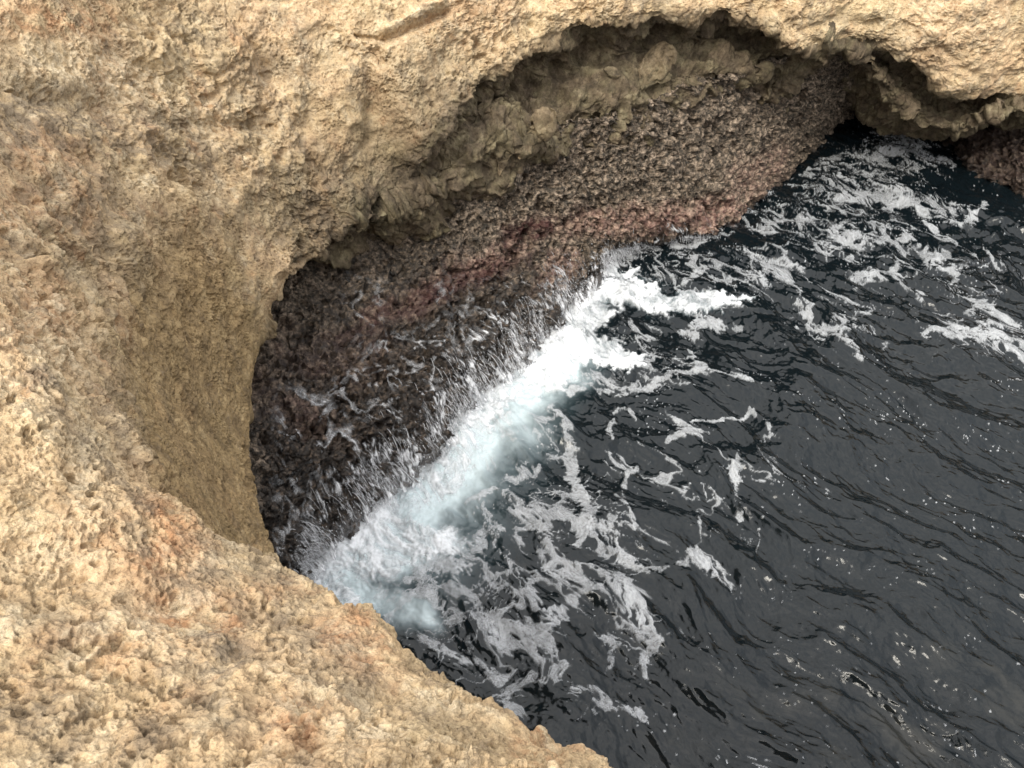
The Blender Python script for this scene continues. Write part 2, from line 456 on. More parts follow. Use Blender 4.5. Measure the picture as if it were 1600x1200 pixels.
def build_cliff():
    G, ps, pr = loft(cl, 1.55)
    S, R = np.meshgrid(ps, pr, indexing='ij'); S = S.astype(F32) - 1; R = R.astype(F32)
    N = smooth_grid(gnormals(G, 1), 3)
    # orientation: the normal must face the camera on the visible top
    c0 = G[len(ps) // 4, int(np.searchsorted(pr, 1.5))]
    n0 = N[len(ps) // 4, int(np.searchsorted(pr, 1.5))]
    sg = 1 if np.dot(n0, np.array([0, 0, CAM_Z]) - c0) > 0 else -1
    N = N * sg
    u, v, dep = project(G)
    near = sstep(7.5, 3.5, dep)                      # finer relief close to the viewer, as the eye resolves it
    under = sstep(6.0, 6.35, R)                      # below the lip
    hollow = ellipse(u, v, 335, 640, 120, 270, -12, .35) * (S > 6.6) * (R > 2.3) * (S < 15)
    gw = G + np.stack([fbm(G, 1.1, 3, 152), fbm(G, 1.1, 3, 153), fbm(G, 1.1, 3, 154)], -1) * .45
    fbig, cbig = facet(gw * np.array([1, 1, 1.3], F32), .62, 8); fbig = fbig * sstep(0, .30, cbig)
    d = (.17 * fbm(G, .8, 3, 1) + .20 * (1 - .55 * near) * fbig + .06 * (fbm(G * np.array([1, 1, 1.4], F32), 2.0, 4, 2, .5, ridged=True) - .25)) * (1 - .6 * hollow) * (.45 + .55 * sstep(1.2, 3.0, S))
    d -= .05
    # hand placed relief: grooves, cracks, ledges (photo pixels -> this wall)
    w1 = pn(G, 1.3, 50) * 14; w2 = pn(G, 1.3, 51) * 14
    def groove(pts, depth, k=1.0):
        dd, ww = polydist(u + w1 * k, v + w2 * k, pts)
        return depth * np.exp(-(dd / ww) ** 2)
    front = (R < 6.6)
    d += front * (groove([(578, 95, 9), (580, 150, 11), (577, 215, 8)], -.10, .4)
          + groove([(455, 40, 10), (468, 100, 13), (470, 165, 10)], .07, .4)
          + groove([(600, 45, 7), (640, 25, 8), (690, 8, 6)], .10, .4) + groove([(560, 55, 6), (605, 60, 8), (700, 22, 6)], -.12, .4)
          + groove([(0, 130, 16), (90, 145, 18), (200, 175, 18), (330, 195, 14), (430, 200, 10)], -.10)
          + groove([(380, 40, 8), (420, 110, 9), (400, 170, 8)], -.08)
          + groove([(1180, 60, 8), (1290, 35, 9), (1370, 30, 8)], -.10)
          + groove([(1400, 100, 8), (1460, 80, 9), (1540, 120, 8)], -.07)
          + groove([(320, 1040, 20), (370, 1010, 18)], -.05) + groove([(410, 1050, 8), (470, 1120, 9), (490, 1170, 8)], -.035)
          + groove([(210, 1090, 14), (300, 1060, 16), (350, 1130, 14)], -.035))
    G1 = G + N * d[..., None]
    N1 = smooth_grid(gnormals(G1, 1) * sg, 2)
    N1 = N1 * .8 + N * .2
    # pitted karst relief
    wv = G1 + np.stack([pn(G1, 3, 20), pn(G1, 3, 21), pn(G1, 3, 22)], -1) * .10
    rough = sstep(-.30, .30, fbm(G1, .75, 2, 5))
    amp = (.22 + .88 * rough) * (1 - .42 * hollow) * (1 + .15 * near)
    wq = G1 + np.stack([fbm(G1, 2.2, 3, 26), fbm(G1, 2.2, 3, 27), fbm(G1, 2.2, 3, 28)], -1) * .22
    fa, ca = facet(wq * np.array([1, 1, 1.5], F32), 1.5, 1); fa = fa * sstep(0, .16, ca)
    fb, cb = facet(wq * np.array([1, 1, 1.4], F32), 4.3, 2); fb = fb * sstep(0, .14, cb)
    wq2 = wq + np.stack([pn(G1, 9, 26), pn(G1, 9, 27), pn(G1, 9, 28)], -1) * .03
    fc, cc = facet(wq2, 11.5, 3)
    d2 = amp * (.10 * fa + .042 * fb - .02 * sstep(.10, .0, cb) * sstep(0, .4, pn(G1, 1.3, 29))) + (.4 + .6 * amp) * .014 * fc
    f1, f2 = wn(wv, 3.2, 1)
    d2 -= amp * .07 * (.5 * sstep(.5, .12, f1) + .7 * sstep(.38, .28, f1 + .25 * pn(G1, 9, 33))) * sstep(-.1, .3, pn(G1, 1.1, 37))
    f1b, f2b = wn(wv, 8.5, 2)
    d2 -= amp * .050 * (.3 * sstep(.5, .1, f1b) + .8 * sstep(.36, .26, f1b + .25 * pn(G1, 21, 34))) * sstep(-.2, .3, pn(G1, 1.6, 30))
    f1c, _ = wn(wv * np.array([1, 1, 1.3], F32), 21.0, 3)
    d2 -= .024 * sstep(.40, .26, f1c + .22 * pn(G1, 40, 35)) * sstep(-.3, .25, pn(G1, 3.1, 31)) * (1 - .25 * near) * (1 + .2 * hollow)
    f1e, _ = wn(wv, 13.0, 21)
    d2 -= (near + .5 * amp) * .034 * sstep(.42, .30, f1e + .3 * pn(G1, 25, 38)) * sstep(-.05, .3, pn(G1, 2.3, 39))
    f1g, _ = wn(wv, 36.0, 22)
    d2 -= near * .013 * sstep(.42, .30, f1g + .2 * pn(G1, 60, 48)) * sstep(-.25, .2, pn(G1, 4.0, 49))
    d2 += (.3 + .7 * amp) * (.026 * (fbm(wv, 6.5, 4, 9, .55, ridged=True) - .2)) + (.006 + .004 * near) * fbm(G1, 34, 2, 12, .6)
    # scooped hollows with thin sharp ribs under the lip
    wf = G1 + np.stack([fbm(G1, 1.3, 3, 155), fbm(G1, 1.3, 3, 156), fbm(G1, 1.3, 3, 157)], -1) * .5
    rot = np.stack([wf[..., 0] * .80 - wf[..., 2] * .60, wf[..., 1], wf[..., 0] * .60 + wf[..., 2] * .80], -1)
    s1, _ = wn((rot * np.array([.55, .8, 1.25], F32)).astype(F32), 1.0, 18)
    s2, _ = wn((rot * np.array([.8, 1, 1.3], F32)).astype(F32), 2.6, 19)
    d2 += under * (.85 * (s1 - .55) + .27 * (s2 - .5) - .03 * sstep(.12, 0, cb))
    d2 += sstep(5.0, 5.9, R) * sstep(7.2, 6.4, R) * (S > 13) * .24 * fbm(G1, 1.3, 4, 25, .55)
    G2 = G1 + N1 * d2[..., None]
    # ---- colour masks, with the shade under the lip painted in
    wp = fbm(G, 1.4, 4, 40) * .55
    olive_shade = np.clip(.45 * sstep(5.55, 6.0, R + .4 * wp) * (S > 14) + .55 * sstep(5.95, 6.3, R + .25 * wp), 0, 1) * (S > 6)  # greenish brown rock below the lip, its shade and soft edge painted in
    olive_shade = np.maximum(olive_shade, .0)
    fade = .75 * sstep(4.2, 5.9, R + .6 * wp) * sstep(11.8, 13.6, S + .5 * wp) * sstep(18.2, 16.2, S)  # wall gets darker toward the notch corner
    grey = np.zeros_like(u); rust = np.zeros_like(u); pale = np.zeros_like(u)
    E = lambda *a, **k: ellipse(u, v, *a, warp=wp, **k)
    for a, wgt in (((60, 185, 150, 60, 10), .9), ((220, 215, 190, 45, 12), .8), ((330, 60, 90, 60, 20), .55), ((140, 330, 120, 80, 30), .7),
                   ((420, 110, 80, 100, 0), .6), ((520, 330, 110, 60, -40), .9), ((420, 300, 120, 70, -20), .45), ((180, 430, 160, 50, 20), .5),
                   ((300, 640, 90, 170, -20), .35), ((200, 640, 40, 90, -20), .7), ((345, 1015, 50, 35, 0), 1.0), ((340, 1100, 60, 40, 30), .8),
                   ((230, 1150, 70, 40, -20), .7), ((420, 920, 90, 40, 30), .7), ((300, 880, 60, 40, 0), .7), ((100, 960, 130, 40, -20), .5),
                   ((1240, 40, 120, 25, 0), .55), ((1450, 90, 110, 30, 20), .5), ((1010, 15, 60, 25, 0), .7), ((540, 1050, 70, 60, 0), .5), ((700, 1120, 90, 30, 20), .6)):
        grey = np.maximum(grey, E(*a) * wgt)
    for a, wgt in (((90, 30, 90, 35, 0), .9), ((60, 330, 90, 60, 0), .6), ((250, 840, 70, 60, 20), 1.0), ((300, 940, 80, 40, 20), .9), ((80, 240, 70, 40, 0), .6),
                   ((470, 1110, 40, 60, 40), 1.0), ((150, 1000, 140, 60, -15), .5), ((560, 1000, 60, 30, 20), .8), ((700, 30, 90, 40, 0), .45), ((60, 480, 60, 60, 0), .5), ((850, 1150, 40, 40, 0), .8)):
        rust = np.maximum(rust, E(*a) * wgt)
    for a, wgt in (((150, 120, 160, 55, 12), 1.0), ((300, 170, 140, 30, 12), .9), ((60, 560, 70, 70, 0), .8), ((120, 700, 60, 90, 0), .7), ((20, 945, 40, 25, 0), 1.0),
                   ((640, 80, 120, 90, 0), .5), ((270, 960, 60, 60, 0), .8), ((500, 1090, 70, 40, 10), .9), ((1480, 40, 120, 40, 0), .6), ((560, 1130, 60, 50, 0), .7),
                   ((340, 870, 40, 30, 0), .7), ((470, 105, 14, 60, 0), 1.0), ((645, 25, 50, 10, -25), 1.0), ((100, 840, 120, 40, 0), .6), ((760, 40, 90, 30, -30), .5)):
        pale = np.maximum(pale, E(*a) * wgt)
    nz1, nz2, nz3 = fbm(G2, 2.4, 4, 41, .6), fbm(G2, 3.0, 4, 42, .6), fbm(G2, 2.0, 4, 43, .6)
    grey = np.maximum(grey, .75 * sstep(.10, .32, nz1)); pale = np.maximum(pale, .8 * sstep(.08, .32, nz2)); rust = np.maximum(rust, .55 * sstep(.16, .38, nz3))
    n, m = u.shape
    o = mesh_obj('cliff', G2.reshape(-1, 3), grid_faces(n, m, sg < 0), M_ROCK,
                 dict(olive_shade=np.clip(olive_shade + fade, 0, 1), grey=grey * (1 - .6 * hollow), rust=rust * (1 - .8 * hollow), pale=pale * (1 - hollow), ochre=np.clip(ellipse(u, v, 335, 640, 135, 300, -12, .35, .4 * wp) * (S > 6.6) * (R > 2.2) * (S < 16), 0, 1)))
    print('cliff', u.shape, round(time.time() - T0, 1))
    return o, G2, N, R


cliff, CG, CN, CRr = build_cliff()
tag(cliff, 'tan pitted limestone sea cliff curving round the cove with an undercut lip', 'cliff', kind='structure')

# hanging lobes of rock under the lip: (u, v, half width, half height, tilt, thickness)
LOBES = [(838, 205, 17, 36, 38, .5), (788, 238, 20, 30, 12, .6), (940, 198, 12, 30, 5, .6), (1012, 112, 26, 42, 48, .4), (1140, 126, 16, 50, 78, .5)]
UNDER = np.argwhere((CRr > 6.25) & (CRr < 8.4)); UNDER = UNDER[::7]
UX = CG[UNDER[:, 0], UNDER[:, 1]]; UNN = CN[UNDER[:, 0], UNDER[:, 1]]
UU, UV, UD = project(UX)
for li, (lu, lv, hw, hh, tilt, th) in enumerate(LOBES):
    score = np.hypot(UU - lu, UV - lv) + 6 * (UD - UD[np.hypot(UU - lu, UV - lv) < 25].min() if (np.hypot(UU - lu, UV - lv) < 25).any() else 0)
    k = int(np.argmin(score)); c0 = UX[k]; sc = UD[k] / FPX
    nn = np.array([-.05, -.93, .12]) * .7 + UNN[k] * .3; nn /= np.linalg.norm(nn)
    up = np.array([math.sin(math.radians(tilt)), .35, math.cos(math.radians(tilt))]); up -= nn * np.dot(up, nn); up /= np.linalg.norm(up)
    rt = np.cross(up, nn)
    th_, ph_ = np.meshgrid(np.linspace(0, 2 * math.pi, 90), np.linspace(-1.0, 1.0, 70), indexing='ij')
    y = np.sin(ph_ * math.pi / 2); prof = np.cos(ph_ * math.pi / 2) ** .6 * (.58 + .42 * y)      # wedge, narrow at the bottom
    e = lambda q, p_: np.sign(q) * np.abs(q) ** p_
    x = e(np.cos(th_), .9) * prof; zt = e(np.sin(th_), .9) * prof * .5 - .25 * y
    L = (c0 + rt * (x * hw * sc * 1.2)[..., None] + up * (y * hh * sc * 1.25)[..., None] + nn * (zt * hw * sc * th + .02)[..., None]).astype(F32)
    Nl = gnormals(L, 1); Nl = np.where((Nl * (L - c0)).sum(-1, keepdims=True) < 0, -Nl, Nl)
    lq = L + np.stack([fbm(L, 3, 2, 144), fbm(L, 3, 2, 145), fbm(L, 3, 2, 146)], -1) * .15
    lf, lc = facet(lq * np.array([1, 1, .6], F32), 2.2, 6); lf2, lc2 = facet(lq * np.array([1, 1, .6], F32), 6.5, 7)
    L = L + Nl * (.15 * lf + .06 * lf2 - .02 + .02 * fbm(L * np.array([1, 1, .35], F32), 10, 3, 141, .6, ridged=True))[..., None]
    pl_ = sstep(-.72, -.92, y + .25 * pn(L, 8, 143)) * .3
    mesh_obj('rock_lobe', L, grid_faces(*y.shape), M_ROCK, dict(olive_shade=(1 - .12 * (li % 3 == 0)) * (1 - pl_), grey=0 * y, rust=0 * y, pale=pl_, ochre=0 * y), cliff)

# ------------------------------------------------------------------ LEDGE
lg = []


def ledge_st(R0, R1, R2, R3, R4):
    q = [P(*R0), P(*R1), P(*R2), P(*R3), P(*R4)]
    return q + [q[4] + W(0, 0, -.9) + (q[4] - q[3]) * .2]


lg.append(ledge_st((380, 960, 1.4), (430, 960, 1.1), (445, 965, .9), (455, 970, .7), (475, 985, 0)))
lg.append(ledge_st((380, 905, 1.4), (430, 905, 1.15), (442, 910, .95), (455, 910, .75), (475, 925, 0)))
lg.append(ledge_st((360, 850, 1.5), (412, 842, 1.2), (430, 842, 1.05), (448, 845, .85), (490, 885, 0)))
lg.append(ledge_st((350, 770, 1.65), (402, 768, 1.35), (440, 762, 1.15), (485, 765, .9), (540, 835, 0)))
lg.append(ledge_st((340, 690, 1.85), (395, 690, 1.5), (470, 688, 1.2), (560, 695, .9), (615, 770, 0)))
lg.append(ledge_st((345, 600, 2.0), (400, 600, 1.65), (510, 605, 1.3), (635, 630, .9), (700, 700, 0)))
lg.append(ledge_st((370, 500, 2.15), (425, 500, 1.8), (570, 522, 1.38), (698, 562, .9), (755, 622, 0)))
lg.append(ledge_st((410, 420, 2.3), (460, 428, 2.0), (620, 455, 1.5), (760, 495, .9), (832, 560, 0)))
lg.append(ledge_st((500, 335, 2.5), (545, 362, 2.2), (700, 402, 1.6), (830, 440, .85), (892, 497, 0)))
lg.append(ledge_st((600, 285, 2.75), (645, 318, 2.4), (770, 352, 1.75), (890, 398, .8), (935, 450, 0)))
lg.append(ledge_st((690, 250, 2.9), (735, 282, 2.5), (840, 317, 1.8), (958, 374, .65), (970, 392, 0)))
lg.append(ledge_st((820, 210, 2.95), (855, 238, 2.55), (935, 282, 1.85), (1040, 362, .55), (1052, 376, 0)))
lg.append(ledge_st((975, 170, 2.95), (1000, 200, 2.5), (1050, 268, 1.6), (1110, 352, .35), (1118, 360, 0)))
lg.append(ledge_st((1110, 125, 2.95), (1128, 158, 2.4), (1150, 232, 1.3), (1175, 305, .3), (1180, 318, 0)))
lg.append(ledge_st((1225, 85, 3.05), (1228, 122, 2.4), (1236, 186, 1.3), (1246, 245, .25), (1250, 254, 0)))
lg.append(ledge_st((1300, 72, 3.05), (1300, 112, 2.3), (1296, 162, 1.3), (1292, 203, .2), (1292, 208, 0)))
lg.append([W(8.4, 17.2, 3.2), W(8.5, 17.9, 2.4), W(8.7, 18.6, 1.4), W(8.8, 19.2, .25), W(8.8, 19.3, 0), W(8.8, 19.3, -1)])
lg.append([W(9.6, 18.8, 3.2), W(9.6, 19.6, 2.4), W(9.6, 20.5, 1.4), W(9.6, 21, .25), W(9.6, 21.1, 0), W(9.6, 21.1, -1)])
lg.append([W(12, 19.5, 3.2), W(12, 20.2, 2.4), W(12, 20.8, 1.4), W(12, 21.2, .25), W(12, 21.3, 0), W(12, 21.3, -1)])
lg.append([W(16, 19.5, 3.2), W(16, 20.2, 2.4), W(16, 20.8, 1.4), W(16, 21.2, .25), W(16, 21.3, 0), W(16, 21.3, -1)])


def barnacle_relief(G, N, amp=1.0, flipn=1):
    d = .13 * fbm(G, 1.3, 3, 60) + .07 * fbm(G, 3.4, 3, 61, ridged=True) - .03
    G1 = G + N * (d * amp)[..., None]
    N1 = smooth_grid(gnormals(G1, 1) * flipn, 1) * .8 + N * .2
    wv = G1 + np.stack([pn(G1, 5, 20), pn(G1, 5, 21), pn(G1, 5, 22)], -1) * .05
    f1, f2 = wn(wv, 2.9, 6)
    f1b, f2b = wn(wv, 8.5, 7)
    wq = G1 + np.stack([fbm(G1, 3, 2, 26), fbm(G1, 3, 2, 27), fbm(G1, 3, 2, 28)], -1) * .14
    fa, ca = facet(wq, 2.0, 11); fb, cb = facet(wq, 6.0, 12)
    d2 = .15 * fa + .06 * fb
    msk = sstep(-.35, .2, pn(G1, 1.2, 66))
    d2 -= .24 * (.4 * sstep(.55, .12, f1) + .6 * sstep(.38, .28, f1 + .2 * pn(G1, 12, 67))) * msk
    d2 -= .095 * (.3 * sstep(.5, .1, f1b) + .7 * sstep(.38, .28, f1b + .2 * pn(G1, 26, 64)))
    f1c, _ = wn(wv, 22.0, 8)
    d2 -= .03 * sstep(.42, .28, f1c)
    d2 += .04 * (fbm(wv, 6, 4, 68, .55, ridged=True) - .2)
    return G1, N1, d2 * amp


def build_ledge():
    G, ps, pr = loft(lg, 1.6)
    S, R = np.meshgrid(ps, pr, indexing='ij'); S = S.astype(F32); R = R.astype(F32)
    N = smooth_grid(gnormals(G, 1), 3)
    c = (len(ps) // 2, int(np.searchsorted(pr, 2.5)))
    sg = 1 if np.dot(N[c], np.array([0, 0, CAM_Z]) - G[c]) > 0 else -1
    N *= sg
    G1, N1, d2 = barnacle_relief(G, N, 1.0, sg)
    smoothwet = sstep(3.6, 3.0, np.abs(S - 5) ) * 0
    G2 = G1 + N1 * d2[..., None]
    u, v, dep = project(G)
    wp = fbm(G, 1.9, 5, 70, .6) * 1.05
    E = lambda *a, **k: ellipse(u, v, *a, warp=wp, **k)
    # wet: the lower, wave washed part
    wet = np.clip(sstep(9.6, 7.2, S + 1.6 * wp) * sstep(.9, 2.2, R + .9 * wp + .22 * np.clip(6.5 - S, 0, 5)), 0, 1)
    wet = np.maximum(wet, sstep(3.05, 3.6, R + .4 * wp) * (S < 12))
    wet = np.maximum(wet, sstep(3.9, 4.05, R))
    pink = np.zeros_like(u); mar = np.zeros_like(u)
    for a, wgt in (((1000, 345, 130, 24, -5), .9), ((1110, 335, 60, 30, -20), 1.0), ((760, 410, 70, 22, -25), .9), ((700, 430, 60, 25, -25), .6), ((640, 470, 60, 25, -20), .6),
                   ((1180, 280, 60, 35, -45), .5), ((900, 350, 50, 25, 0), .7), ((870, 420, 40, 25, -40), .8), ((560, 580, 70, 30, -10), .4), ((500, 660, 60, 30, 20), .5)):
        pink = np.maximum(pink, E(*a) * wgt)
    for a, wgt in (((828, 358, 42, 17, -5), 1.0), ((1060, 345, 60, 12, -5), .6), ((700, 450, 110, 24, -20), 1.0), ((620, 490, 70, 18, -15), .9), ((560, 530, 60, 25, -10), .8), ((480, 560, 60, 40, 0), .5), ((450, 640, 50, 60, 0), .45)):
        mar = np.maximum(mar, E(*a) * wgt)
    wet = wet * (1 - .65 * pink) * (1 - .35 * mar)
    n, m = u.shape
    o = mesh_obj('rock_ledge', G2.reshape(-1, 3), grid_faces(n, m, sg < 0), M_LEDGE, dict(wet=wet, pink=pink, maroon=mar))
    print('ledge', u.shape, round(time.time() - T0, 1))
    return o, G, G1, N, S, R, u, v, sg


ledge, LG, LG1, LN, LS, LR, LU, LV, lsg = build_ledge()
tag(ledge, 'dark barnacled wet rock shelf under the overhanging cliff, washed by the sea', 'rock ledge')

# right hand rock inside the cave
rk = []
for (x, y) in ((9.9, 21.5), (10.2, 19.5), (10.35, 18.2), (10.35, 17.0), (10.5, 15.9), (11.1, 15.1), (12.6, 14.2), (17, 13.2), (24, 11)):
    rk.append([W(x + 1.8, y + 1.4, 3.4), W(x + 1.3, y + .9, 2.2), W(x + .8, y + .5, 1.2), W(x + .25, y + .1, .4), W(x, y, 0), W(x - .1, y - .1, -1)])


def build_side_rock():
    G, ps, pr = loft(rk, 1.8)
    N = smooth_grid(gnormals(G, 1), 3)
    c = (len(ps) // 2, int(np.searchsorted(pr, 2.5)))
    sg = 1 if np.dot(N[c], np.array([0, 0, CAM_Z]) - G[c]) > 0 else -1
    N *= sg
    G1, N1, d2 = barnacle_relief(G, N, 1.3, sg)
    G2 = G1 + N1 * d2[..., None]
    S, R = np.meshgrid(ps, pr, indexing='ij')
    wp = fbm(G, 1.7, 3, 75) * .6
    mar = sstep(1.6, 2.6, R + wp)
    o = mesh_obj('cave_rock', G2.reshape(-1, 3), grid_faces(*G.shape[:2], sg < 0), M_LEDGE, dict(wet=.62 + .3 * sstep(3.3, 3.9, R), pink=mar * .1, maroon=mar * .6))
    return o


side = build_side_rock()
tag(side, 'dark reddish rock beside the cave mouth at the right edge', 'rock')

# ------------------------------------------------------------------ SEA
BAND = [
    [(455, 905, 26), (500, 880, 44), (545, 855, 58), (600, 800, 62), (655, 765, 55), (700, 715, 52), (735, 655, 55), (772, 605, 52), (830, 560, 50), (880, 510, 46), (930, 468, 36), (985, 452, 28), (1035, 470, 22), (1085, 476, 17), (1130, 476, 13), (1165, 470, 8)],
    [(850, 580, 40), (905, 545, 34), (950, 548, 22), (988, 562, 12)],
    [(435, 900, 26), (462, 888, 34), (500, 872, 40), (540, 850, 40)],
    [(500, 915, 34), (545, 945, 26), (580, 960, 16)],
    [(520, 890, 40), (590, 860, 60), (650, 850, 50), (705, 850, 30)],
    [(905, 440, 14), (945, 425, 12), (990, 425, 10)],
]
AER = [[(520, 900, 50), (590, 860, 85), (650, 840, 90), (700, 780, 85), (740, 730, 80), (790, 670, 70), (830, 620, 60), (900, 570, 40)], [(560, 920, 36), (620, 945, 34), (670, 960, 22)]]
STREAKS = [
    [(866, 640, 9), (880, 672, 13), (890, 720, 17), (905, 770, 20), (922, 815, 20), (905, 850, 16)],
    [(992, 727, 6), (976, 758, 8), (970, 795, 8), (988, 825, 5)],
    [(958, 690, 5), (955, 665, 6), (966, 645, 8), (990, 641, 7), (1005, 655, 4)],
    [(862, 705, 6), (846, 735, 9), (815, 752, 9), (775, 770, 9), (738, 790, 8)],
    [(800, 780, 14), (838, 812, 20), (850, 860, 22), (880, 890, 22), (920, 920, 17), (945, 940, 10)],
    [(850, 965, 14), (880, 945, 17), (930, 930, 14), (952, 946, 8)],
    [(740, 955, 12), (780, 965, 18), (812, 985, 20), (842, 990, 20), (870, 962, 14)],
    [(598, 965, 14), (650, 935, 14), (700, 940, 14), (722, 955, 10)],
    [(930, 800, 10), (960, 850, 13), (1000, 890, 12), (1025, 880, 8)],
    [(975, 900, 10), (1008, 950, 12), (1022, 1000, 10), (1000, 1050, 8)],
    [(780, 1000, 14), (828, 1010, 18), (832, 1055, 14), (800, 1085, 12)],
    [(640, 985, 14), (690, 1010, 14), (742, 1030, 14), (790, 1060, 12)],
    [(930, 985, 10), (958, 1000, 12), (948, 1045, 9)], [(890, 1075, 10), (940, 1090, 12), (1000, 1120, 10)],
    [(1040, 872, 10), (1080, 862, 16), (1104, 886, 9)], [(1140, 700, 5), (1150, 755, 8), (1166, 805, 6)],
    [(1040, 682, 8), (1092, 682, 10)], [(940, 610, 9), (1010, 600, 12), (1100, 575, 9), (1180, 590, 6)],
    [(640, 900, 16), (700, 890, 14), (740, 860, 16), (770, 830, 14), (760, 790, 12)],
    [(880, 620, 10), (930, 590, 16), (960, 600, 14)], [(1085, 660, 5), (1180, 640, 5), (1210, 660, 5)],
    [(1270, 500, 8), (1310, 515, 16), (1340, 560, 9)], [(1440, 520, 10), (1500, 516, 18), (1560, 520, 14), (1590, 560, 8)],
    [(1170, 400, 10), (1215, 420, 14), (1240, 450, 9), (1290, 520, 8)], [(1450, 400, 9), (1490, 420, 14), (1500, 440, 8)],
    [(1300, 320, 10), (1350, 300, 16), (1400, 310, 14), (1440, 340, 10), (1480, 380, 10)],
    [(1260, 260, 8), (1330, 250, 14), (1390, 230, 16), (1450, 240, 12), (1480, 260, 8)],
    [(1180, 360, 10), (1260, 350, 14), (1340, 380, 14), (1420, 380, 10)], [(1330, 440, 12), (1400, 430, 10), (1450, 470, 8)],
    [(1060, 440, 10), (1120, 420, 10), (1180, 440, 8)], [(1060, 520, 12), (1100, 500, 12), (1150, 500, 9)], [(950, 405, 8), (1010, 395, 12), (1080, 385, 12), (1140, 370, 8)],
    [(1540, 330, 8), (1500, 350, 12), (1470, 320, 8)],
]
LACE = [((1330, 340, 190, 90, 0), .62), ((1480, 420, 150, 70, 25), .50), ((1380, 245, 120, 40, 0), .60), ((1530, 520, 110, 40, 0), .5), ((1180, 430, 150, 60, -10), .52), ((1060, 420, 110, 30, -5), .5),
        ((860, 860, 150, 150, 0), .57), ((700, 960, 150, 70, 10), .56), ((920, 1010, 130, 110, 0), .44), ((1000, 560, 110, 60, 0), .55), ((800, 700, 110, 110, 0), .5), ((1000, 800, 120, 160, 20), .46), ((1120, 720, 120, 90, 20), .38),
        ((1560, 560, 120, 40, 10), .42), ((1160, 880, 120, 60, 30), .36), ((1300, 480, 120, 60, 0), .40), ((780, 1080, 90, 60, 0), .48), ((640, 880, 120, 90, 0), .6)]


